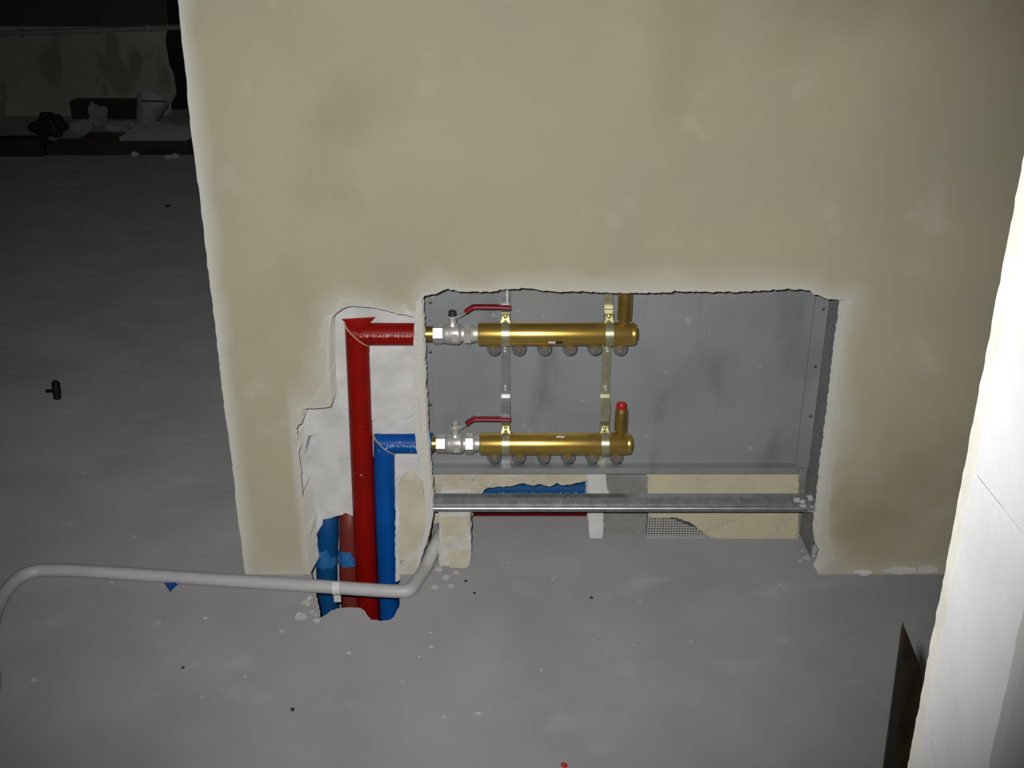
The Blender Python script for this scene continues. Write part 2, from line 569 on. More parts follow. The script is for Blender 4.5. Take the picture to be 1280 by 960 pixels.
# ------------------------------------------------------------------ the niche wall
NICHE_PX = [(527, 374), (531, 370), (540, 368), (549, 366), (557, 361), (564, 362), (575, 364), (600, 365), (616, 365), (625, 362), (645, 361), (655, 360), (664, 361), (676, 363), (694, 365), (720, 364), (745, 365), (770, 366), (805, 366), (840, 366), (843, 363), (850, 364), (880, 365), (905, 365), (945, 364), (970, 362), (985, 361), (1000, 362), (1012, 363), (1017, 368), (1025, 370), (1036, 374), (1058, 376),
            (1055, 400), (1050, 430), (1046, 470), (1042, 505), (1037, 545), (1031, 590), (1027, 630), (1022, 665), (1024, 688), (1030, 700), (1026, 712), (1016, 730), (522, 732), (522, 714), (529, 692), (537, 668), (541, 645), (539, 610), (536, 580), (534, 545), (531, 490), (529, 430)]
CHASE_PX = [(518, 397), (505, 394), (491, 391), (476, 388), (462, 385), (450, 384), (438, 384), (430, 387), (420, 392), (414, 398), (412, 420), (411, 445), (412, 470), (413, 492), (415, 509), (400, 511), (386, 512), (376, 514), (376, 530), (371, 541), (372, 560), (374, 578), (378, 600), (382, 620), (385, 640), (388, 660), (389, 690), (391, 712), (393, 735),
            (500, 735), (500, 718), (506, 704), (516, 697), (524, 688), (530, 670), (533, 650), (531, 625), (528, 600), (524, 578), (520, 560), (517, 530), (516, 500), (516, 460), (517, 430)]
niche = jag(XZ(NICHE_PX, 0), 0.0045, 0.0013, seed=1)
chase = jag(XZ(CHASE_PX, 0), 0.010, 0.0011, seed=2)
SCRAPES = [(jag(XZ([(419, 390), (423, 374), (440, 373), (463, 378), (466, 384), (490, 388), (508, 379), (505, 384), (514, 394), (480, 391), (440, 386)], 0), 0.006, 0.0012, seed=3), 0.005),
           (jag(XZ([(413, 395), (407, 396), (404, 408), (398, 416), (402, 430), (392, 436), (408, 432), (409, 470), (403, 480), (394, 492), (388, 503), (374, 514), (374, 532), (369, 541), (371, 570), (377, 606), (384, 655), (386, 700), (396, 700), (396, 560), (418, 510)], 0), 0.012, 0.0008, seed=4), 0.004),
           (jag(XZ([(1056, 374), (1066, 378), (1060, 420), (1052, 480), (1047, 540), (1041, 600), (1036, 660), (1044, 700), (1030, 716), (1016, 716), (1024, 660), (1040, 520), (1050, 430)], 0), 0.006, 0.001, seed=5), 0.003)]
H1 = 0.0025
WX0 = -0.545
xs = [WX0, WX0 + 0.004, WX0 + 0.010] + list(np.arange(WX0 + 0.018, -0.4025, 0.009)) + list(np.arange(-0.40, 0.661, H1)) + [0.68, 0.72, 0.8, 0.95, 1.2, 1.6, 2.2]
zs = list(np.arange(0, 0.631, H1)) + list(np.arange(0.64, 1.3, 0.011)) + list(np.arange(1.32, 2.6, 0.08)) + [2.6]
U, V, cls, sd = sheet(xs, zs, H1, [niche, chase], (-0.42, 0.68, -0.02, 0.66))
Y = np.where(cls == 1, np.where(U < -0.168, 0.066, 0.036), 0.0)
for poly, dep in SCRAPES:
    m = (U > -0.42) & (U < 0.68) & (V < 0.66) & (cls == 0)
    s, _, _ = signed(U[m], V[m], [poly])
    t = np.clip((s + 0.0008) / 0.003, 0, 1)
    Y[m] = np.maximum(Y[m], dep * t)
fresh = np.zeros(U.shape)
R_, C_ = U.shape
Uf, Vf = U.reshape(-1).copy(), V.reshape(-1).copy()
Yf = Y.reshape(-1).copy()
ff = fresh.reshape(-1)
sdf = sd.reshape(-1)
clf = cls.reshape(-1)
rib_x = XZ([(516, 430), (534, 600)], 0)
for i in range(Uf.size):
    x, z = float(Uf[i]), float(Vf[i])
    n1 = noise.noise((x * 9, z * 9, 1.7)) + 0.5 * noise.noise((x * 25, z * 25, 4.0))
    f = 0.0
    if x > -0.46 and z < 0.75 and clf[i] < 2:
        d = -sdf[i] if sdf[i] > -8 else 0.2
        f = max(0.0, 1 - d / (0.042 * (1 + 0.8 * n1) + 0.010)) ** 1.3 * 0.75
        if d < 0.006:
            f = max(f, 0.75)
        if clf[i] == 1:
            f = 0.85
        # the crumbly rim left between the chase and the niche
        if -0.19 < x < -0.135 and 0.01 < z < 0.585 and clf[i] == 0 and d < 0.011:
            f = 0.95
            Yf[i] += 0.0022 * noise.noise((x * 190, z * 110, 0)) + 0.0024 * noise.noise((x * 420, z * 420, 3)) + 0.002
        if Yf[i] > 0.003 and clf[i] == 0:
            f = max(f, 0.6)
    dl = x - WX0
    f = max(f, 0.85 * min(1.0, max(0.0, 1.25 - dl / (0.026 + 0.010 * n1))))
    # smear of new plaster along the foot of the wall
    f = max(f, 0.45 * max(0.0, 1 - z / (0.035 + 0.03 * max(0, n1 + 0.4))))
    ff[i] = min(1, f)
# chipped free end of the wall
for r in range(R_):
    z = float(V[r, 0])
    j = 0.004 * noise.noise((0.3, z * 5, 0)) + 0.0016 * noise.noise((0.3, z * 40, 5)) + 0.0012 * noise.noise((0.7, z * 90, 2))
    for c, w in ((0, 1.0), (1, 0.9), (2, 0.6)):
        Uf[r * C_ + c] += j * w
    Yf[r * C_] += 0.006
    Yf[r * C_ + 1] += 0.0015
verts = np.stack([Uf, Yf, Vf], 1)
faces = sheet_faces(cls).tolist()
nv = len(verts)
back = [(float(Uf[r * C_]), 0.30, float(Vf[r * C_])) for r in range(R_)]
for r in range(R_ - 1):
    faces.append((r * C_, (r + 1) * C_, nv + r + 1, nv + r))
vl = verts.tolist() + back
n2 = len(vl)
vl += [(2.2, 0.30, 0.0), (2.2, 0.30, 2.6)]
faces.append((nv, *[nv + r for r in range(1, R_)], n2 + 1, n2))
me = bpy.data.meshes.new('wall_back')
me.from_pydata(vl, [], faces)
at = me.attributes.new('fresh', 'FLOAT', 'POINT')
at.data.foreach_set('value', np.concatenate([ff, np.full(len(vl) - nv, 0.5)]).astype(np.float32))
me.materials.append(M['plaster'])
wall = bpy.data.objects.new('wall_back', me)
COL.objects.link(wall)
wall['kind'] = 'structure'
WL['wall_back'] = Vector((0, 0, 0))

# blocks laid bare in the chase (each a piece of its own, joints open)
YB = 0.066


def block(px, y0, y1, m='block', name='block', seed=0, amp=0.0012, ch=0.003, rough=0.0012, parent=None, step=0.008, label=None):
    o = MB().chunk(jag(XZ(px, y0), step, amp, seed=seed), y0, y1, ch, rough).build(name, M[m], parent or wall, smooth=0)
    if label:
        o['label'] = label
    return o


block([(385, 374), (522, 384), (522, 437), (470, 438), (440, 441), (385, 440)], YB, 0.145, seed=11)
block([(385, 441), (440, 442), (455, 440), (456, 512), (385, 514)], YB + 0.001, 0.145, seed=12)
block([(457, 440), (500, 437), (522, 438), (522, 517), (508, 524), (490, 527), (474, 526), (457, 527)], YB - 0.004, 0.145, seed=13)
block([(457, 529), (474, 527), (490, 528.5), (508, 525.5), (522, 519), (528, 571), (457, 572)], YB, 0.145, seed=14)
block([(340, 512), (396, 516), (456, 514), (456, 576), (432, 575), (424, 576.5), (395, 577), (388, 574), (385, 562), (387, 552), (397, 547), (404, 544), (385, 546), (340, 548)], YB + 0.002, 0.145, seed=15)
block([(345, 550), (384, 548), (382, 556), (381, 570), (387, 578), (350, 578)], YB - 0.003, 0.145, seed=16, amp=0.0006)
block([(345, 580), (388, 578.5), (424, 578), (456, 577), (460, 617), (348, 618)], YB, 0.145, seed=17)
block([(348, 619), (460, 618), (462, 655), (450, 650), (441, 646), (432, 643), (422, 645), (412, 649), (404, 651), (400, 662), (396, 668), (390, 680), (350, 690)], YB + 0.001, 0.095, seed=18, amp=0.002)
block([(493, 570), (523, 573), (531, 602), (528, 610), (515, 598), (505, 600), (493, 640)], YB - 0.006, 0.145, seed=19)
block([(499, 610), (507, 599), (515, 600), (527, 612), (535, 640), (534, 672), (524, 690), (512, 697), (503, 702), (499, 702)], 0.022, 0.12, 'brick', 'brick', seed=20, amp=0.0018)
block([(494, 640), (499, 612), (500, 704), (502, 720), (498, 728), (494, 728)], 0.030, 0.12, seed=21)

# rear of the pipe pit
MB().box((-0.40, 0.15, -0.3), (-0.16, 0.17, 0.12)).build('block', M['grey_concrete'], wall, smooth=0)

# masonry seen below the manifold cabinet
YN = 0.135
block([(540, 592), (738, 592), (736, 600), (728, 603), (716, 606), (705, 608), (696, 605), (688, 609), (676, 606), (664, 608), (655, 605), (640, 608), (625, 610), (612, 610), (606, 613), (601, 618), (597, 625), (592, 640), (588, 655), (540, 655)], YN, 0.20, 'block_cream', seed=30, amp=0.0016, rough=0.002, step=0.006)
block([(555, 605), (575, 602), (598, 603), (600, 612), (594, 620), (575, 623), (553, 622)], YN - 0.005, YN + 0.02, 'brick', 'brick', seed=31, amp=0.0012)
block([(612, 598), (640, 597), (660, 600), (652, 604), (630, 606), (614, 606)], YN - 0.004, YN + 0.02, 'brick', 'brick', seed=36, amp=0.0012)
block([(734, 592), (757, 592), (759, 610), (762, 622), (755, 640), (754, 674), (737, 674), (735, 640)], YN - 0.004, 0.22, 'block', seed=32, amp=0.0014)
block([(752, 590), (815, 590), (815, 676), (752, 676)], YN + 0.022, 0.24, 'grey_concrete', 'panel', seed=33, amp=0.0005)
pan = block([(809, 590), (999, 590), (999, 672), (990, 677), (965, 675), (945, 677), (910, 676), (888, 673), (880, 668), (866, 655), (845, 648), (812, 648)], YN, 0.22, 'mesh', 'mesh_panel', seed=34, amp=0.0012, rough=0.0015)
pan['label'] = 'cream plaster panel reinforced with woven fibre mesh'
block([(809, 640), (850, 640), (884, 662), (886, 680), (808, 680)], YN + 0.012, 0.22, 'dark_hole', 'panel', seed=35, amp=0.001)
block([(996, 590), (1024, 590), (1024, 690), (1002, 690), (999, 660)], YN + 0.010, 0.22, 'grey_concrete', 'panel', seed=37, amp=0.001)
wm = MB()
for i in range(22):
    a = P(811 + i * 3.5, 645, YN).x
    z0 = P(0, 678, YN).z
    z1 = P(0, 641 + i * 1.15, YN).z
    wm.box((a - 0.0008, YN + 0.004, max(0, z0)), (a + 0.0008, YN + 0.0056, z1))
for j in range(11):
    z = P(0, 645 + j * 3.1, YN).z
    xa = P(811, 645, YN).x
    xb = P(min(886, 822 + 8 * (j + 1)), 645, YN).x
    wm.box((xa, YN + 0.003, z - 0.0008), (xb, YN + 0.0046, z + 0.0008))
wm.build('wire_mesh', M['mesh_wire'], wall, smooth=0)['kind'] = 'stuff'
# rough pier under the left end of the rail
_a, _b = P(548, 642, 0.03), P(588, 716, 0.03)
rough_box((_a.x, 0.030, 0.0), (_b.x, 0.135, _a.z), (8, 10, 20), 0.0042, 30, 5.0).build('block', M['pier'], wall, smooth=0)
block([(560, 690), (586, 688), (585, 714), (562, 716)], 0.024, 0.05, 'brick', 'brick', seed=41, amp=0.0012)
block([(550, 648), (584, 647), (582, 668), (552, 672)], 0.025, 0.05, 'brick', 'brick', seed=42, amp=0.0018)

# ------------------------------------------------------------------ floor with the broken-out pipe pit
HOLE_PX = [(390, 720), (394, 738), (398, 756), (401, 773), (408, 768), (414, 763), (425, 760), (440, 759), (452, 760), (457, 765), (463, 774), (475, 776), (488, 775), (493, 770), (499, 757), (501, 740), (500, 722)]
hole = [(F(a, b).x, F(a, b).y) for a, b in HOLE_PX] + [(-0.215, 0.135), (-0.45, 0.135)]
hole = jag(hole, 0.005, 0.0012, seed=50)
H2 = 0.003
fx = [-6, -3, -1.5, -0.8, -0.5] + list(np.arange(-0.468, -0.12, H2)) + [0, 0.3, 0.8, 1.5, 3]
fy = [-3.2, -2, -1, -0.4] + list(np.arange(-0.22, 0.16, H2)) + [0.3, 1, 2.5, 5, 9]
U, V, cls, sd = sheet(fx, fy, H2, [hole], (-0.47, -0.11, -0.23, 0.17))
Z = np.where(cls == 1, -0.27, 0.0)
me = bpy.data.meshes.new('floor')
me.from_pydata(np.stack([U.reshape(-1), V.reshape(-1), Z.reshape(-1)], 1).tolist() , [], sheet_faces(cls).tolist())
me.materials.append(M['screed'])
me.materials.append(M['rubble'])
_cl = cls.reshape(-1)
for _p in me.polygons:
    if any(_cl[v] == 1 for v in _p.vertices):
        _p.material_index = 1
floor = bpy.data.objects.new('floor', me)
COL.objects.link(floor)
floor['kind'] = 'structure'
WL['floor'] = Vector((0, 0, 0))
MB().box((-0.47, -0.24, -0.30), (-0.14, 0.18, -0.265)).build('pit_bottom', M['dark_hole'], floor, smooth=0)  # pit bottom coloured dark in place of shade in the depth

# ------------------------------------------------------------------ near doorway wall on the right
JX, JY0, JY1 = 0.35, -1.257, -1.125
jw = MB()
jw.box((JX + 0.0022, JY0 + 0.016, 0), (1.7, JY1 - 0.016, 2.6))
wall_r = jw.build('wall_right', M['dark_mortar'], None, smooth=0)
wall_r['kind'] = 'structure'


for k in range(11):
    z0 = 0.137 + 0.24 * (k - 1)
    z1 = z0 + 0.24 - 0.0032
    z0 = max(0.0, z0)
    if z1 > 2.6:
        z1 = 2.6
    rough_box((JX, JY0 + 0.0135, z0), (JX + 0.3, JY1 - 0.0145, z1), (2, 7, 14), 0.0008, 22, k * 3.1).build('block', M['jamb'], wall_r, smooth=0, bevel=0)
rough_box((JX - 0.001, JY1 - 0.0142, 0), (1.7, JY1, 2.6), (3, 3, 420), 0.0009, 70, 4.4).build('plaster_coat', M['coat_far'], wall_r, smooth=0)
rough_box((JX + 0.003, JY0, 0), (1.7, JY0 + 0.0132, 2.6), (3, 2, 300), 0.0014, 60, 8.4).build('plaster_coat', M['coat_near'], wall_r, smooth=0)

# ------------------------------------------------------------------ the dark room beyond and the shell
YF = 5.08
fe = XZ([(200, 0), (201, 30), (198, 55), (203, 85), (209, 97), (212, 122), (205, 135), (215, 160)], YF)
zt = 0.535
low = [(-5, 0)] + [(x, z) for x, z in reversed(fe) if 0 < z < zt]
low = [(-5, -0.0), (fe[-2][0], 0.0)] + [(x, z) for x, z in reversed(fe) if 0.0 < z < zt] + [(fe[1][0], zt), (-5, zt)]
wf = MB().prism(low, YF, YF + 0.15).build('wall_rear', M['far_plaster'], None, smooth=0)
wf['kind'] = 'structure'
MB().prism([(-5, zt), (fe[1][0], zt), (fe[0][0], 0.8), (fe[0][0] + 0.02, 1.4), (fe[0][0], 2.6), (-5, 2.6)], YF, YF + 0.15).build('upper_part', M['far_upper'], wf, smooth=0)
o = MB().box((-5, 5.32, 0), (2.5, 5.42, 2.6)).build('opening_backing', M['opening_black'], None, smooth=0)  # added backing, coloured black so the opening reads as dark
o['kind'] = 'structure'
o = MB().box((-5.1, -3.2, 0), (-5, 8, 2.6)).build('wall_left', M['far_plaster'], None, smooth=0)
o['kind'] = 'structure'
o = MB().box((-5.1, -3.2, 2.6), (3, 8, 2.7)).build('ceiling', M['ceiling'], None, smooth=0)
o['kind'] = 'structure'

# ------------------------------------------------------------------ manifold cabinet
XL = P(529, 430, 0.02).x - 0.006
XR = P(1050, 430, 0.02).x + 0.002
YC0, YC1 = 0.036, 0.128
ZB = P(640, 592, 0.105).z
ZT = 0.64
cab = empty('manifold_cabinet', (0.2, 0.08, ZB), 'grey sheet metal recessed cabinet around both brass manifolds', 'cabinet')
MB().box((XL, YC1 - 0.0015, ZB), (XR, YC1, ZT)).build('back_panel', M['cabinet'], cab, smooth=0)
MB().box((XL - 0.0015, YC0, 0.0), (XL + 0.0005, YC1, ZT)).build('side_panel', M['cabinet_side'], cab, smooth=0)
MB().box((XR - 0.0005, YC0, 0.018), (XR + 0.0015, YC1, ZT)).build('side_panel', M['cabinet_side'], cab, smooth=0)
# corner flanges and their screws
fr = MB()
fr.box((XR - 0.028, YC1 - 0.0075, ZB + 0.004), (XR - 0.001, YC1 - 0.0025, ZT))
fr.build('corner_flange', M['cabinet'], cab, smooth=0, bevel=0.0008)
fr = MB().box((XL + 0.001, YC1 - 0.006, ZB + 0.004), (XL + 0.012, YC1 - 0.0025, ZT))
fr.build('corner_flange', M['cabinet'], cab, smooth=0)
for px, py in ((1029, 386), (1019, 458), (1013, 520), (538, 378), (538, 440), (538, 506)):
    q = P(px, py, YC1 - 0.008)
    MB().lathe((q.x, YC1 - 0.006, q.z), (0, -1, 0), [(0, 0.0032), (0.0032, 0.003), (0.004, 0.0015)], 10).build('screw', M['dark_bolt'], cab)
# bottom flange of the back panel
z1 = P(640, 584, 0.11).z
MB().ribbon([(YC1 - 0.003, z1 + 0.001), (YC1 - 0.0225, z1), (YC1 - 0.024, z1 - 0.0010), (YC1 - 0.024, ZB)], XL + 0.002, XR - 0.026, 0.0015).build('bottom_flange', M['cabinet'], cab, smooth=25)
# front cross rail, an open channel
zr1, zr0 = P(640, 621.5, 0.018).z, P(640, 640.5, 0.014).z
hh = zr1 - zr0
xa, xb = P(540, 631, 0.015).x, P(1018, 631, 0.015).x
prof = [(0.034, zr1 - 0.0005), (0.0166, zr1), (0.0168, zr0 + hh * 0.52), (0.0166, zr0 + hh * 0.47)]
prof += [(0.0166 - 0.0080 * math.sin(math.radians(a)), zr0 + hh * 0.30 + hh * 0.17 * math.cos(math.radians(a))) for a in range(20, 171, 15)]
prof += [(0.0166, zr0 + hh * 0.10), (0.0165, zr0), (0.034, zr0 + 0.0004)]
MB().ribbon(prof, xa, xb, 0.0012).build('cross_rail', M['rail'], cab, smooth=60)
lm = MB()
for i in range(9):
    q = P(rnd.uniform(996, 1018), rnd.uniform(624, 641), 0.012)
    s = rnd.uniform(0.003, 0.006)
    rb = rough_box((q.x - s, 0.011, q.z - s * 0.6), (q.x + s, 0.022, q.z + s * 0.6), (2, 2, 2), 0.002, 200, i)
    lm.add(rb.v, rb.f)
lm.build('plaster_splash', M['rubble'], cab, smooth=0)

# ------------------------------------------------------------------ mounting brackets
YA = 0.066     # axis of the manifolds
ZU = P(640, 417.3, YA).z
ZL = P(640, 554.5, YA).z
RB = 0.0222
YS = YC1 - 0.0035


def bracket(px, label):
    x = P(px, 440, 0.1).x
    w = 0.0088
    t = empty('mounting_bracket', (x, YS, ZB), label, 'bracket')
    prof = [(YS, ZT - 0.004), (YA + 0.0257, ZT - 0.020), (YA + 0.0257, ZU + 0.032), (YA + 0.0257, ZU - 0.026), (YA + 0.030, ZU - 0.032), (YA + 0.034, ZU - 0.040),
            (YA + 0.034, ZL + 0.092), (YA + 0.030, ZL + 0.086), (YA + 0.010, ZL + 0.080), (YA + 0.004, ZL + 0.077), (YA + 0.004, ZL + 0.047), (YA + 0.012, ZL + 0.042), (YA + 0.0257, ZL + 0.036), (YA + 0.0257, ZL - 0.026), (YA + 0.030, ZL - 0.034), (YS, ZL - 0.046), (YS, ZB + 0.008)]
    MB().ribbon(prof, x - w, x + w, 0.002).build('bracket_strip', M['galv'] if px < 700 else M['zinc_yellow'], t, smooth=20)
    for zb in (ZU, ZL):
        # strap around the front of the bar
        pr = []
        r = RB + 0.0012
        pr.append((YA + 0.0248, zb + 0.0245))
        for k in range(15):
            a = math.radians(80 + 200 * k / 14)
            pr.append((YA + r * math.cos(a), zb + r * math.sin(a)))
        pr.append((YA + 0.0248, zb - 0.028))
        pr = [(y, z) for y, z in pr]
        MB().ribbon(pr, x - 0.0075, x + 0.0075, -0.0012).build('clamp_strap', M['zinc_yellow'], t, smooth=40)
        c = MB()
        zc = zb + RB + 0.0055
        yc = YA + 0.004
        c.box((x - 0.0085, yc - 0.002, zc + 0.0105), (x + 0.0085, yc + 0.018, zc + 0.0125))
        c.box((x - 0.0085, yc, zc - 0.006), (x - 0.0065, yc + 0.018, zc + 0.0105))
        c.box((x + 0.0065, yc, zc - 0.006), (x + 0.0085, yc + 0.018, zc + 0.0105))
        c.box((x - 0.0085, yc + 0.008, zc - 0.006), (x + 0.0085, yc + 0.010, zc + 0.0105))
        c.box((x - 0.0085, yc - 0.004, zc - 0.0065), (x + 0.0085, yc + 0.004, zc - 0.0050))
        cl = c.build('clamp_clip', M['zinc_yellow'], t, smooth=0)
        MB().lathe((x, yc + 0.008, zc + 0.003), (0, -1, 0), [(0, 0.0034), (0.004, 0.0034), (0.0048, 0.002)], 12).build('screw', M['brass'], cl)
    for zz in (ZU - 0.047, ZL + 0.105):
        MB().lathe((x + (0.001 if px > 700 else -0.001), YA + 0.033, zz), (0, -1, 0.1), [(0, 0.0042), (0.004, 0.004), (0.006, 0.0025)], 12).build('screw', M['nickel'], t)
    if px < 700:
        th = MB()
        for k in range(14):
            z = ZU + 0.052 + k * 0.0045
            th.box((x + 0.002, YA + 0.0222, z), (x + 0.0045, YA + 0.0258, z + 0.0026))
        th.build('notched_edge', M['nickel'], t, smooth=0)
    return t


bracket(632, 'zinc steel bracket strip left of the two, behind the red lever tips')
bracket(758, 'yellowish steel bracket strip beside the brass air vents')

# ------------------------------------------------------------------ brass manifolds
cap_mesh = None


def manifold(zb, py, x0, x1, caps, vent_px, vent_r, label, low):
    X = lambda px, dy=0.0: P(px, py, YA).x
    xa, xb = X(x0), X(x1)
    t = empty('brass_manifold', ((xa + xb) / 2, YA, zb - RB), label, 'manifold')
    L = xb - xa
    MB().lathe((xa, YA, zb), (1, 0, 0), [(0, RB - 0.0022), (0.0012, RB - 0.0006), (0.003, RB), (L - 0.010, RB), (L - 0.0085, RB - 0.0008), (L - 0.0075, RB - 0.0005), (L - 0.0025, RB - 0.001), (L, RB - 0.0035)], 48).build('manifold_body', M['brass'], t, smooth=30)
    MB().lathe((xb, YA, zb), (1, 0, 0), [(0, 0.0135), (0.003, 0.013), (0.0035, 0.010)], 6).build('end_plug', M['brass_dark'], t, smooth=20)
    global cap_mesh
    for i, px in enumerate(caps):
        x = X(px)
        s = MB().lathe((x, YA, zb - RB + 0.004), (0, 0, -1), [(0, 0.0105), (0.006, 0.0105), (0.007, 0.0088), (0.0165, 0.0085), (0.017, 0.007)], 24).build('outlet_stub', M['brass'], t)
        zc = zb - RB - 0.001
        if cap_mesh is None:
            pr = [(0.0, 0.0125), (0.001, 0.0138), (0.008, 0.0140), (0.0125, 0.0128), (0.0165, 0.0100), (0.019, 0.0062), (0.0202, 0.002), (0.0188, 0.0018), (0.0175, 0.0056), (0.0152, 0.0090), (0.0115, 0.0115), (0.001, 0.0122)]
            o = MB().lathe((x, YA, zc), (0, 0, -1), pr, 28)
            o = o.build('outlet_cap', M['cap'], t, smooth=50, origin=(x, YA, zc))
            cap_mesh = o.data
        else:
            o = bpy.data.objects.new('outlet_cap', cap_mesh)
            COL.objects.link(o)
            o.parent = t
            o.location = Vector((x, YA, zc)) - WL[t.name]
    x = X(vent_px)
    zt0 = zb + RB - 0.003
    hgt = 0.069 if low else 0.085
    pr = [(0, 0.0105), (0.005, 0.0105), (0.0055, 0.0085), (0.009, 0.0085), (0.0095, vent_r - 0.0015), (0.011, vent_r), (hgt - 0.012, vent_r), (hgt - 0.0115, vent_r - 0.0006), (hgt - 0.004, vent_r - 0.0008), (hgt - 0.001, vent_r - 0.003)]
    if low:
        hgt -= 0.010
        pr = pr[:7] + [(hgt - 0.006, vent_r - 0.0005), (hgt, vent_r - 0.002)]
        pr[6] = (hgt - 0.008, vent_r)
    v = MB().lathe((x, YA, zt0), (0, 0, 1), pr, 28).build('air_vent', M['brass_dark'], t, smooth=30)
    if low:
        MB().lathe((x - 0.0005, YA, zt0 + hgt - 0.001), (0, 0, 1), [(0, 0.0102), (0.009, 0.0102), (0.012, 0.0085), (0.0125, 0.0055), (0.0115, 0.005)], 24).build('vent_cap', M['vent_cap'], v)
    return t, X


mu, XU = manifold(ZU, 417.3, 597.5, 795, (617.3, 648.6, 680.6, 712.5, 744, 776), 779.5, 0.0136, 'upper brass manifold bar with six clear caps below and vent cut off by plaster', False)
ml_, XLo = manifold(ZL, 554.5, 599.5, 789, (617.5, 648.7, 679.6, 710.3, 740.8, 770.8), 775, 0.0126, 'lower brass manifold bar with a red topped air vent at its right end', True)


def sticker(par, x0, x1, zb, a0, a1, mt):
    vs, fs = [], []
    r = RB + 0.0005
    for k in range(5):
        a = math.radians(a0 + (a1 - a0) * k / 4)
        vs += [(x0, YA + r * math.cos(a), zb + r * math.sin(a)), (x1, YA + r * math.cos(a), zb + r * math.sin(a))]
    for k in range(4):
        fs.append((2 * k, 2 * k + 1, 2 * k + 3, 2 * k + 2))
    return MB().add(vs, fs).build('sticker', M[mt], par, recalc=False)


sticker(mu, XU(685), XU(694), ZU, 198, 212, 'label_white')
sticker(mu, XU(694), XU(703), ZU, 198, 212, 'label_black')
sticker(ml_, XLo(695), XLo(705), ZL, 112, 122, 'label_white')


# ------------------------------------------------------------------ ball valves
def valve(zb, py, px, label):
    """px: pixel columns nut start, body start, body end, union nut start, union nut end, bar start; stem; lever start, bend, tip"""
    X = lambda p: P(p, py, YA).x
    n0, b0, b1, u0, u1, e, st, l0, l1, tip = [X(p) for p in px]
    t = empty('ball_valve', ((b0 + b1) / 2, YA, zb - 0.02), label, 'valve')
    MB().lathe((n0, YA, zb), (1, 0, 0), [(0, 0.0165), (0.0012, 0.0185), (b0 - n0 - 0.001, 0.0185), (b0 - n0 + 0.002, 0.0165)], 6, rot=math.radians(5), ref=(0, -1, 0)).build('hex_nut', M['nickel'], t, smooth=20)
    B = b1 - b0
    MB().lathe((b0, YA, zb), (1, 0, 0), [(0, 0.0165), (0.002, 0.0180), (B * 0.25, 0.0192), (B * 0.38, 0.0196), (B * 0.42, 0.0202), (B * 0.9, 0.0202), (B * 0.94, 0.0190), (B, 0.0180), (B + 0.003, 0.0150), (u0 - b0 + 0.001, 0.0150)], 40).build('valve_body', M['nickel'], t, smooth=30)
    MB().box((b0 + B * 0.5, YA - 0.0208, zb - 0.009), (b0 + B * 0.86, YA - 0.0185, zb + 0.008)).build('body_plate', M['nickel'], t, smooth=0, bevel=0.0008)
    MB().lathe((u0, YA, zb), (1, 0, 0), [(0, 0.0180), (0.0015, 0.0208), (u1 - u0 - 0.0015, 0.0208), (u1 - u0, 0.0180)], 6, rot=math.radians(35 if py < 480 else 5), ref=(0, -1, 0)).build('union_nut', M['nickel'], t, smooth=20)
    MB().lathe((u1 - 0.001, YA, zb), (1, 0, 0), [(0, 0.0150), (0.002, 0.0165), (0.006, 0.0168), (0.0065, 0.0150), (e - u1 + 0.002, 0.0150)], 32).build('tail_piece', M['nickel'], t)
    s0 = zb + 0.0175
    MB().lathe((st, YA, s0), (0, 0, 1), [(0, 0.0098), (0.002, 0.0090), (0.004, 0.0078), (0.012, 0.0078), (0.0125, 0.0068), (0.020, 0.0066)], 20).build('stem', M['nickel'], t)
    zs_ = zb + 0.0355
    # flat lever: rises from the stem, then runs level
    pr = [(st - 0.0095, zs_), (st + 0.010, zs_ + 0.0005), (l0 - 0.008, zs_ + 0.003), (l0 + 0.002, zs_ + 0.010), (l1 - 0.002, zs_ + 0.0175), (l1 + 0.01, zs_ + 0.0190)]
    lv = MB()
    m = len(pr)
    vs = []
    for x, z in pr:
        vs += [(x, YA - 0.007, z - 0.0012), (x, YA + 0.007, z - 0.0012), (x, YA + 0.007, z + 0.0012), (x, YA - 0.007, z + 0.0012)]
    fs = [(0, 1, 2, 3), tuple(4 * (m - 1) + k for k in (3, 2, 1, 0))]
    for i in range(m - 1):
        for k in range(4):
            fs.append((4 * i + k, 4 * i + (k + 1) % 4, 4 * i + 4 + (k + 1) % 4, 4 * i + 4 + k))
    lever = lv.add(vs, fs).build('lever', M['nickel'], t, smooth=20)
    gp = catmull([(l0, YA, zs_ + 0.0085), (l0 + 0.004, YA, zs_ + 0.0120), (l1 - 0.001, YA, zs_ + 0.0175), (l1 + 0.006, YA, zs_ + 0.0190), (tip - 0.03, YA, zs_ + 0.0188), (tip - 0.005, YA, zs_ + 0.0180), (tip - 0.001, YA, zs_ + 0.0179), (tip, YA, zs_ + 0.0179)], 5)
    g = MB().tube(gp, [0.0046] * (len(gp) - 6) + [0.0050, 0.0050, 0.0048, 0.0042, 0.003, 0.001], 14)
    g.v = [(x, YA + (y - YA) * 1.7, z) for x, y, z in g.v]
    g.build('grip', M['grip'], lever, smooth=60)
    MB().lathe((st, YA, zs_ + 0.0012), (0, 0, 1), [(0, 0.0088), (0.0015, 0.0088), (0.0016, 0.0072), (0.0095, 0.0072), (0.0105, 0.006)], 6, rot=0.3).build('lever_nut', M['dark_bolt'] if py < 480 else M['nickel'], t, smooth=20)
    return t


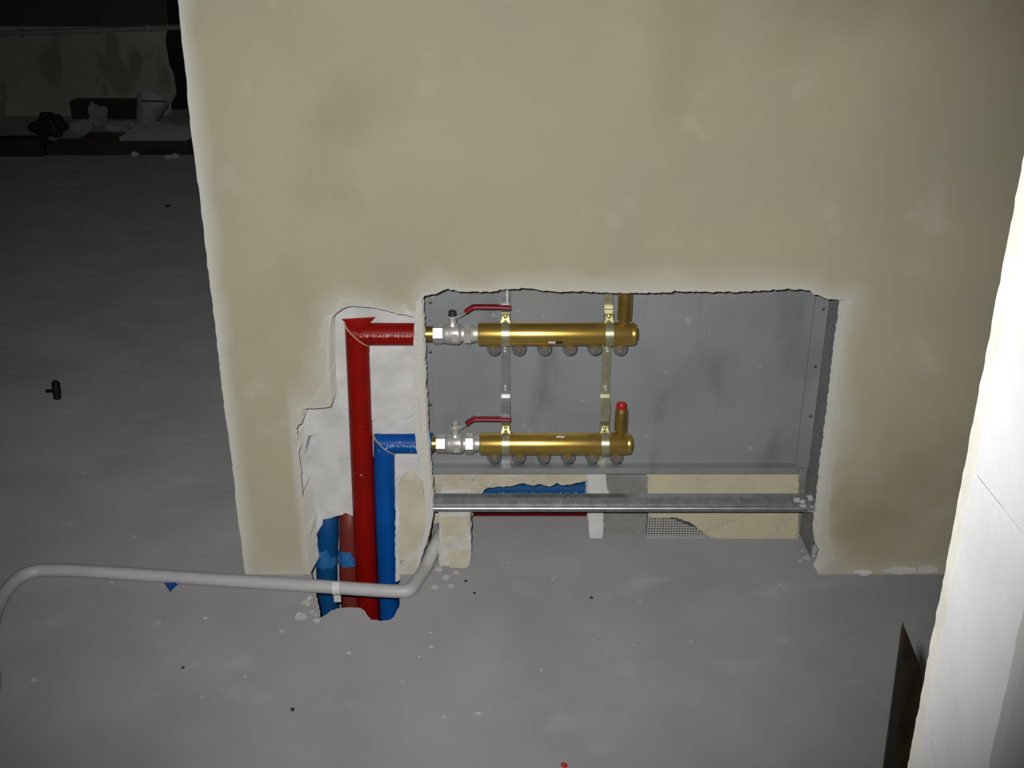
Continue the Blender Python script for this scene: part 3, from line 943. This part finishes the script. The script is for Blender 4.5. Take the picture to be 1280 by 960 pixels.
valve(ZU, 417.3, (541, 554, 575.5, 580, 590, 598, 566, 582.5, 591, 638.5), 'upper nickel ball valve with red lever, next to the red pipe')
valve(ZL, 554.5, (545, 557, 578, 581.5, 592, 600, 569.3, 583.5, 592, 638.5), 'lower nickel ball valve with red lever, next to the blue pipe')

# ------------------------------------------------------------------ insulated pipes in the chase


def sleeve(p0, p1, r, cut0=None, cut1=None, n=36, sag=None, seg=1):
    """cylinder from p0 to p1 along a polyline in between; end rings slid along the axis onto the cut planes (point, normal)"""
    pts = [Vector(p0)] + ([Vector(s) for s in sag] if sag else []) + [Vector(p1)]
    mb = MB().tube(pts, r, n)
    m = len(pts)
    v = [Vector(q) for q in mb.v]
    for cut, base, d in ((cut0, 0, (pts[1] - pts[0]).normalized()), (cut1, (m - 1) * n, (pts[-1] - pts[-2]).normalized())):
        if cut:
            q, nn = Vector(cut[0]), Vector(cut[1]).normalized()
            for k in range(n):
                s = (q - v[base + k]).dot(nn) / d.dot(nn)
                v[base + k] = v[base + k] + d * s
    mb.v = [tuple(q) for q in v]
    return mb


def elbow_pipe(name, label, vert_px, corner_px, end_px, r, m, cat='pipe', seam_side=1):
    pts = [P(a, b, YA) for a, b in vert_px]
    c = P(*corner_px, YA)
    e = P(end_px, corner_px[1], YA)
    e.z = c.z
    t = empty(name, (pts[0].x, YA, pts[0].z), label, cat)
    nrm = Vector((1, 0, 1)).normalized()
    sleeve(pts[0], c, r, None, (c - Vector((0.0006, 0, 0.0006)), nrm), sag=pts[1:]).build('riser_sleeve', M[m], t, smooth=50)
    sleeve(c, e, r - 0.0003, (c + Vector((0.0006, 0, 0.0006)), nrm), None).build('branch_sleeve', M[m], t, smooth=50)
    # cut edge of the foam showing in the mitre
    rr = r + 0.0006
    sm = sleeve(c - Vector((0.0001, 0, 0)), c + Vector((0.0001, 0, 0)), rr, (c - Vector((0.0007, 0, 0.0007)), nrm), (c + Vector((0.0007, 0, 0.0007)), nrm))
    sm.build('cut_seam', M['seam'], t, smooth=0)
    return t, c, e


def print_band(par, x0, x1, z, seed):
    """worn line of pale print along the front of a sleeve"""
    r = random.Random(seed)
    mb = MB()
    x = x0
    while x < x1:
        w = r.uniform(0.0008, 0.0024)
        hgt = r.uniform(0.0010, 0.0026)
        zz = z + r.uniform(-0.0012, 0.0012)
        mb.add([(x, 0, zz - hgt), (x + w, 0, zz - hgt), (x + w, 0, zz + hgt), (x, 0, zz + hgt)], [(0, 1, 2, 3)])
        x += w + r.uniform(0.0006, 0.003)
    return mb


red, cr, er = elbow_pipe('insulated_pipe', 'bright red foam insulated pipe with an angled elbow feeding the upper valve',
                         [(465, 815), (460.5, 765), (458, 720), (455, 640), (452, 560), (449.5, 490)], (446.5, 417.3), 531, 0.0228, 'red')
blue, cb, eb = elbow_pipe('insulated_pipe', 'bright blue foam insulated pipe with an angled elbow feeding the lower valve',
                          [(490, 812), (487, 765), (485.5, 735), (483.5, 680), (482, 640), (480.5, 590)], (480.5, 554), 540.5, 0.0213, 'blue')
for par, c, e, r, col, sd_ in ((red, cr, er, 0.0226, 'print_red', 3), (blue, cb, eb, 0.0211, 'print_blue', 5)):
    M[col] = mat(col, (0.62, 0.42, 0.38) if 'red' in col else (0.35, 0.50, 0.68), 0.6)
    mb = print_band(par, c.x + 0.008, e.x - 0.02, 0, sd_)
    dz0 = 0.010
    mb.v = [(x, YA - math.sqrt(r * r - (z + dz0 - 0.006) ** 2) - 0.0003, c.z + z + dz0 - 0.006) for x, y, z in mb.v]
    mb.build('print_line', M[col], par, smooth=0, recalc=False)
# lifted triangular flap on the red elbow
f0, f1, f2 = P(426.5, 399, 0.040), P(469, 396.5, 0.045), P(449, 417, 0.038)
mid = P(448, 403, 0.0375)
th = Vector((0, 0.0016, 0))
MB().add([f0, f1, f2, mid, f0 + th, f1 + th, f2 + th, mid + th], [(0, 3, 1), (0, 2, 3), (2, 1, 3), (4, 5, 7), (4, 7, 6), (6, 7, 5), (0, 1, 5, 4), (1, 2, 6, 5), (2, 0, 4, 6)]).build('foam_flap', M['red'], red, smooth=0)
# brass nipples between pipe and valve
for par, z, py, a, b in ((red, ZU, 417.3, 525, 542), (blue, ZL, 554.5, 535, 546)):
    x0, x1 = P(a, py, YA).x, P(b, py, YA).x
    MB().lathe((x0, YA, z), (1, 0, 0), [(0, 0.0155), (x1 - x0, 0.0155)], 28).build('brass_nipple', M['brass_dark'], par)


# second pair, rising out of the pit and turning back into the wall
def back_pipe(px_list, y, r, m, label, zbend, tx):
    pts = [P(a, b, y) for a, b in px_list]
    top = pts[-1].copy()
    R = 0.055
    base = Vector((top.x, y, zbend))
    arc = [base + Vector((0, R * (1 - math.cos(a)), R * math.sin(a))) for a in [math.radians(d) for d in range(10, 91, 10)]]
    end = arc[-1] + Vector((0, 0.09, 0))
    t = empty('insulated_pipe', (pts[0].x, y, pts[0].z), label, 'pipe')
    MB().tube([p for p in pts if p.z < zbend - 0.005] + [base] + arc + [end], r, 32).build('foam_sleeve', M[m], t, smooth=60)
    return t


bp = back_pipe([(416, 800), (412, 765), (409, 735), (408, 700), (409.5, 660)], 0.084, 0.0218, 'blue_dark', 'dusty dark blue insulated pipe, leftmost in the broken floor pit', 0.045, 0)
mp_ = back_pipe([(441, 800), (439.5, 765), (437.5, 735), (436.5, 700), (437.5, 660)], 0.088, 0.0218, 'maroon', 'dull maroon insulated pipe just behind the bright red riser', 0.05, 0)
# blue tape round the dark blue pipe with a loose band over the maroon one
q = P(408, 700, 0.084)
ta, tb = P(407, 689, 0.062).z, P(407, 711, 0.062).z
tp = MB()
ring = []
n = 30
rows = 5
vs, fs = [], []
for j in range(rows):
    z = tb + (ta - tb) * j / (rows - 1)
    for k in range(n):
        a = 2 * math.pi * k / n
        rr = 0.0232 + 0.0010 * noise.noise((3 * math.cos(a), 3 * math.sin(a), j * 0.9))
        dz = 0.004 * noise.noise((2 * math.cos(a), 2 * math.sin(a), 7)) if j in (0, rows - 1) else 0
        vs.append((q.x + rr * math.cos(a), q.y + rr * math.sin(a), z + dz))
for j in range(rows - 1):
    for k in range(n):
        k2 = (k + 1) % n
        fs.append((j * n + k, j * n + k2, (j + 1) * n + k2, (j + 1) * n + k))
tp.add(vs, fs).build('tape_wrap', M['tape'], bp, smooth=50)
q2 = P(436.5, 700, 0.088)
vs, fs = [], []
za, zb_ = P(437, 690.5, 0.066).z, P(437, 709, 0.066).z
for k in range(13):
    a = math.radians(186 + 138 * k / 12)
    rr = 0.0226
    dip = -0.004 * max(0, (k - 9) / 3)
    x, y = q2.x + rr * math.cos(a), q2.y + rr * math.sin(a)
    vs += [(x, y, zb_ + 0.003 * noise.noise((k * 0.4, 1, 1)) + dip), (x, y, za)]
for k in range(12):
    fs.append((2 * k, 2 * k + 2, 2 * k + 3, 2 * k + 1))
MB().add(vs, fs).build('tape_band', M['tape'], bp, smooth=60, recalc=False)

# pipes running through the broken opening below the cabinet
for label, z, r, m in (('blue insulated pipe running level behind the broken brick opening', 0.067, 0.0228, 'blue_dark'), ('red insulated pipe lying on the floor below the steel rail', 0.0215, 0.0222, 'red')):
    a, b = P(575, 625, 0.235).x, P(741, 625, 0.235).x
    t = empty('insulated_pipe', (a, 0.235, z), label, 'pipe')
    MB().tube([(a, 0.235, z), (b, 0.235, z)], r, 28).build('foam_sleeve', M[m], t)
    if m == 'blue_dark':
        mb = print_band(t, a + 0.04, b - 0.01, 0, 9)
        mb.v = [(x, 0.235 - math.sqrt(r * r - (zz - 0.0005) ** 2) - 0.0003, z + zz - 0.0005) for x, y, zz in mb.v]
        mb.build('print_line', M['print_blue'], t, smooth=0, recalc=False)

# ------------------------------------------------------------------ white conduit across the floor
RC = 0.0132
cp = [Vector((-1.0, -2.7, RC)), Vector((-0.93, -1.6, RC)), Vector((-0.86, -0.75, RC)), F(-16, 880, RC), F(-14, 820, RC), F(-8, 772, RC), F(2, 748, RC), F(12, 733, RC), F(26, 720.5, RC), F(44, 714, RC), F(64, 712.5, RC), F(110, 714, RC), F(200, 720, RC), F(300, 726.5, RC), F(400, 733, RC), F(465, 737.5, RC), F(497, 739, RC),
      F(512, 737, RC), P(523, 728, -0.035), P(531, 712, 0.0), P(538, 696, 0.025), P(545, 680, 0.05), P(550, 668, 0.08)]
for p_ in cp:
    p_.z = max(p_.z, RC)
con = empty('conduit', F(300, 726, 0), 'pale grey plastic conduit bent along the floor past the wall end', 'conduit')
cpt = catmull(cp, 7)
MB().tube(cpt, RC, 24).build('conduit_tube', M['conduit'], con, smooth=60)
# strip of white tape hanging from it
q = F(421, 734.5, RC)
tx0, tx1 = F(415, 740, RC).x, F(424, 740, RC).x
pr = []
for k in range(9):
    a = math.radians(100 + 160 * k / 8)
    pr.append((q.y + (RC + 0.0008) * math.cos(a), RC + (RC + 0.0008) * math.sin(a)))
pr.append((q.y - 0.001, -0.010))
pr.append((q.y - 0.0005, -0.020))
MB().ribbon(pr, tx0, tx1, -0.0008).build('tape_strip', M['white_plastic'], con, smooth=50)


# ------------------------------------------------------------------ dark plank behind the doorway wall
def plank():
    yc = -CAM_D + 0.92
    tip = P(1129, 777, yc)
    bl = P(1105, 958, yc)
    br = P(1136, 958, yc + 0.03)
    far_r = tip.x + 0.12
    t = empty('plank', (tip.x + 0.03, yc, 0), 'dark stained plank with a pointed end leaning behind the white block jamb', 'plank')
    slope = (bl.x - tip.x) / (bl.z - tip.z)
    xb = tip.x + slope * (0 - tip.z)
    # dark narrow edge turned to the camera
    e0 = Vector((xb, yc, 0))
    e1 = Vector((tip.x, yc, tip.z))
    ridge0 = Vector((xb + 0.030, yc - 0.018, 0))
    ridge1 = Vector((tip.x + 0.001, yc - 0.001, tip.z - 0.004))
    m1 = P(1149, 832, yc + 0.03)
    r0 = Vector((xb + 0.085, yc + 0.05, 0))
    r1 = Vector((m1.x, yc + 0.02, m1.z))
    bk = Vector((0.004, 0.012, -0.016))
    MB().add([e0, ridge0, ridge1, e1, e0 + bk, ridge0 + bk, ridge1 + bk, e1 + bk], [(0, 1, 2, 3), (4, 7, 6, 5), (0, 3, 7, 4), (1, 5, 6, 2), (0, 4, 5, 1), (3, 2, 6, 7)]).build('plank_edge', M['dark_wood'], t, smooth=0)
    MB().add([ridge0, r0, r1, ridge1, ridge0 + bk, r0 + bk, r1 + bk, ridge1 + bk], [(0, 1, 2, 3), (4, 7, 6, 5), (0, 3, 7, 4), (1, 5, 6, 2), (0, 4, 5, 1), (3, 2, 6, 7)]).build('plank_face', M['brown_wood'], t, smooth=0)


plank()


# ------------------------------------------------------------------ loose bits
def lump(name, c, s, m, seed, label, cat, group=None, n=2, amp=0.45, flat=1.0):
    """crumpled or broken lump standing on z = c.z"""
    import bmesh
    bm = bmesh.new()
    bmesh.ops.create_icosphere(bm, subdivisions=n, radius=1.0)
    for v in bm.verts:
        d = 1 + amp * noise.noise(v.co * 1.6 + Vector((seed * 3.3, seed, 0))) + amp * 0.4 * noise.noise(v.co * 4 + Vector((seed, 0, seed)))
        v.co = Vector((v.co.x * s[0] * d, v.co.y * s[1] * d, v.co.z * s[2] * d))
    zmin = min(v.co.z for v in bm.verts)
    for v in bm.verts:
        v.co.z -= zmin
    me = bpy.data.meshes.new(name)
    bm.to_mesh(me)
    bm.free()
    me.materials.append(M[m])
    o = bpy.data.objects.new(name, me)
    COL.objects.link(o)
    o.location = (c[0], c[1], c[2] - 0.0005)
    WL[o.name] = Vector(c)
    if label:
        tag(o, label, cat, group)
    return o


chips = [(597, 893, 9, 'chip'), (555, 896, 5, 'chip'), (538, 791, 5, 'chip'), (539, 809, 6, 'chip'), (436, 817, 7, 'chip'), (524, 821, 4, 'chip'), (740, 800, 4, 'chip'), (676, 838, 4, 'chip'), (257, 773, 7, 'chip'), (306, 846, 5, 'chip'), (252, 872, 4, 'chip'), (352, 790, 7, 'chip'), (140, 728, 5, 'chip'), (792, 806, 4, 'chip'), (974, 731, 5, 'chip'), (800, 752, 5, 'chip'), (634, 703, 4, 'chip')]
names = ['largest pale plaster crumb on the floor, far in front of the pier', 'pale crumb just left of the largest crumb on the floor', 'pale crumb in front of the conduit bend, upper of a near pair',
         'pale crumb in front of the conduit bend, lower of a near pair', 'flat pale crumb on the floor right in front of the pit', 'pale crumb between the pit and the pair of crumbs', 'pale crumb on the open floor below the steel rail middle',
         'pale crumb at the middle of the open floor, left of the rail centre', 'pale crumb right of the blue scrap, in front of the conduit', 'pale crumb left of the pit, above the dark pebble', 'pale crumb left of the dark pebble on the floor',
         'pale crumb left of the pit, just under the conduit', 'pale crumb near the conduit at its left part', 'pale crumb right of the floor centre, before the fibre mesh panel', 'pale crumb on the floor near the right end of the niche',
         'pale crumb on the floor below the fibre mesh panel', 'pale crumb on the floor inside the niche, right of the pier']
for i, (px, py, w, m) in enumerate(chips):
    p = F(px, py)
    s = w * 0.5 * 2.1 / FPX
    lump('plaster_crumb', (p.x, p.y, 0), (s, s * 0.7, s * 0.22), m, i + 2, names[i], 'crumb', 'plaster crumbs on the screed', n=1)
grit = [(366, 888, 8, 'dark pebble of grit alone on the floor at lower left'), (229, 835, 5, 'small dark grit speck on floor below the blue scrap'), (582, 727, 5, 'dark grit speck beside the mortar pier, upper of two'), (593, 742, 5, 'dark grit speck near the mortar pier, lower of two'), (210, 259, 7, 'far dark crumb on floor near the plastered wall edge'), (739, 748, 6, 'flat dark grit flake on screed below the opening')]
for i, (px, py, w, lb) in enumerate(grit):
    p = F(px, py)
    s = w * 0.5 * (p.y + CAM_D) * 1.15 / FPX
    lump('grit_speck', (p.x, p.y, 0), (s, s * 0.9, s * 0.5), 'dark_chip', i + 40, lb, 'debris', n=1)
# rubble round the pit and at the niche foot
rub = [(383, 755, 11, 'grey mortar lump at the left rim of the floor pit'), (377, 772, 13, 'pale mortar lump below the conduit left of the pit'), (390, 765, 7, 'small crumb on the left rim of the pit'), (310, 706, 8, 'mortar crumb at the foot of the wall end'), (1003, 688, 6, 'plaster crumb under the right end of the steel rail'), (1016, 694, 9, 'upright plaster flake at the right foot of the niche'), (571, 716, 7, 'pale crumb at the foot of the mortar pier'), (558, 722, 9, 'round pale mortar lump beside the conduit bend'), (545, 735, 10, 'flat beige mortar pat right of the conduit bend')]
rub += [(391, 738, 9, 'crumb on the left rim of the pit, just below the conduit'), (396, 776, 8, 'crumb at the lowest left corner of the pit'), (387, 747, 7, 'crumb left of the pit, second below the conduit'), (395, 768, 6, 'crumb on the pit rim beside the lowest one'),
        (1009, 697, 8, 'grey crumb before the upright flake at the niche foot'), (1001, 700, 5, 'small crumb left of the grey crumb at the niche foot'), (563, 733, 8, 'flat pale crumb below the round mortar lump'), (549, 712, 9, 'pale mortar crumb squeezed between conduit and pier')]
for i, (px, py, w, lb) in enumerate(rub):
    p = F(px, py + 2)
    s = w * 0.5 * 2.2 / FPX
    lump('mortar_lump', (p.x, p.y, 0), (s, s * 0.8, s * (0.6 if i != 5 else 1.6)), 'rubble', i + 60, lb, 'rubble', n=2, amp=0.8)
# mortar heaps smeared along the foot of the wall, right
for i, (px, py, w, h_) in enumerate([(1078, 717, 30, 8), (1125, 720, 50, 12), (1160, 720, 30, 14)]):
    p = F(px, py)
    s = w * 0.5 * 2.2 / FPX
    lump('mortar_heap', (p.x, 0.012, 0), (s, 0.022, h_ * 2.2 / FPX * 0.5), 'coat_far', i + 80, ['small mortar smear at the wall foot right of the niche', 'long low mortar smear against the wall foot', 'mortar smear at wall foot nearest the white jamb'][i], 'mortar', n=3, amp=0.3)
# blue scrap of foam film
p = [F(205, 729), F(226, 727.5), F(212.5, 740.5)]
MB().add([(*q.xy, 0.0005) for q in p] + [(q.x, q.y, 0.004 + 0.004 * i) for i, q in enumerate(p)], [(2, 1, 0), (3, 4, 5), (0, 1, 4, 3), (1, 2, 5, 4), (2, 0, 3, 5)]).build('foam_scrap', M['blue'], None, smooth=0)
tag(bpy.data.objects['foam_scrap'], 'small triangular blue foam scrap on the floor below the conduit', 'scrap')
# red scrap at the lower edge
p = F(705, 959)
o = lump('foam_crumb', (p.x, p.y, 0), (0.006, 0.006, 0.004), 'vent_cap', 91, 'tiny red foam crumb at the front of the floor', 'scrap', n=1)
# black rubber piece with a curled wire
c = F(72, 499)
t = empty('rubber_clip', (c.x, c.y, 0), 'small black rubber clip standing on the floor far left', 'clip')
MB().lathe((c.x, c.y, 0), (0.02, 0.05, 1), [(0, 0.007), (0.004, 0.011), (0.03, 0.012), (0.048, 0.011), (0.054, 0.006)], 8).build('clip_body', M['black_rubber'], t, smooth=20)
MB().box((c.x - 0.028, c.y - 0.004, 0.022), (c.x - 0.010, c.y + 0.004, 0.028)).build('clip_tab', M['black_rubber'], t, smooth=0)

# ------------------------------------------------------------------ far room clutter
wp0, wp1 = P(-30, 43, YF - 0.03), P(240, 33.5, YF - 0.03)
o = empty('wall_pipe', wp0, 'thin pale pipe running level along the dark far wall', 'pipe')
MB().tube([wp0, wp0.lerp(wp1, 0.5), wp1], 0.016, 12).build('pipe_run', M['far_green'], o)
for k in (0.2, 0.55, 0.8):
    q = wp0.lerp(wp1, k)
    MB().box((q.x - 0.012, YF - 0.045, q.z - 0.022), (q.x + 0.012, YF, q.z + 0.022)).build('pipe_clip', M['far_green'], o, smooth=0)


def bar(px0, px1, py, h, d, z, m, label, rz=0.0):
    a, b = F(px0, py, z), F(px1, py, z)
    c = (a + b) / 2
    L = (b - a).length
    t = MB().box((-L / 2, 0, 0), (L / 2, d, h)).build('board', M[m], None, smooth=0, bevel=0.003)
    t.location = (c.x, c.y, z)
    t.rotation_euler = (0, 0, rz)
    tag(t, label, 'board', 'boards on the far floor')
    return t


bar(-40, 56, 196, 0.055, 0.16, 0, 'far_black', 'blackened board lying on the far floor, left end out of view')
bar(60, 240, 194, 0.05, 0.20, 0, 'far_board', 'dark board on the far floor, lowest at the wall end', 0.015)
bar(95, 238, 184, 0.035, 0.22, 0.052, 'far_board', 'thin board on top of the lowest far boards', -0.01)
bar(-10, 50, 188, 0.05, 0.14, 0.056, 'far_black', 'short black board on top of the blackened board', 0.06)
bar(150, 234, 176, 0.02, 0.3, 0.089, 'far_paper', 'pale thin sheet on top of the far board stack', 0.03)
q = F(133, 147, 0)
o = MB().box((-0.22, -0.10, 0), (0.22, 0.10, 0.11)).build('crate', M['far_board'], None, smooth=0, bevel=0.006)
o.location = (F(133, 150, 0).x, F(133, 150, 0).y + 0.12, 0)
tag(o, 'low dark crate against the far wall behind the litter', 'crate')
# white tub lying tilted
c = F(186, 158, 0)
t = empty('plastic_tub', (c.x, c.y, 0), 'tilted white plastic tub among the litter in the dark room', 'tub')
ax = Vector((0.42, -0.25, 0.82)).normalized()
b0 = Vector((c.x - 0.005, c.y, 0.045))
MB().lathe(b0, ax, [(0, 0.055), (0.004, 0.066), (0.12, 0.086), (0.125, 0.092), (0.135, 0.092), (0.135, 0.084), (0.02, 0.062)], 20).build('tub_wall', M['far_white'], t, smooth=40)
hb = b0 + ax * 0.13
MB().tube(catmull([hb + Vector((-0.08, -0.02, 0)), hb + Vector((-0.04, -0.07, 0.01)), hb + Vector((0.03, -0.075, 0.01)), hb + Vector((0.085, -0.02, 0))], 5), 0.004, 8).build('tub_handle', M['far_black'], t)
# roll, papers, black sack
a, b = F(135, 157, 0.03), F(168, 155, 0.03)
o = MB().tube([a, b], 0.028, 16).build('cardboard_tube', M['far_green'], None, origin=(a.x, a.y, 0))
tag(o, 'pale tube lying in front of the white tub', 'tube')
for i, (px, py, s, lb) in enumerate([(124, 158, (0.05, 0.05, 0.065), 'crumpled pale wrapper left of the tube, tallest of the litter'), (104, 169, (0.06, 0.05, 0.035), 'flattened pale wrapper nearest the left of the litter'), (150, 170, (0.055, 0.045, 0.03), 'crumpled wrapper lying below the pale tube'), (195, 169, (0.10, 0.07, 0.035), 'wide crumpled sheet below the white tub')]):
    p = F(px, py)
    lump('wrapper', (p.x, p.y, 0), s, 'far_paper', i + 100, lb, 'wrapper', n=3, amp=0.7)
p = F(66, 172)
lump('sack', (p.x, p.y, 0), (0.09, 0.08, 0.06), 'far_black', 120, 'small black sack left of the litter in the dark room', 'sack', n=3, amp=0.5)
for i, (px, py) in enumerate([(173, 193), (214, 196), (222, 195)]):
    p = F(px, py)
    lump('plaster_crumb', (p.x, p.y - 0.05, 0), (0.025, 0.02, 0.012), 'chip', 130 + i, ['far pale crumb before the boards, left of three', 'far pale crumb before the boards, middle of three', 'far pale crumb before the boards, nearest the wall edge'][i], 'crumb', n=1)
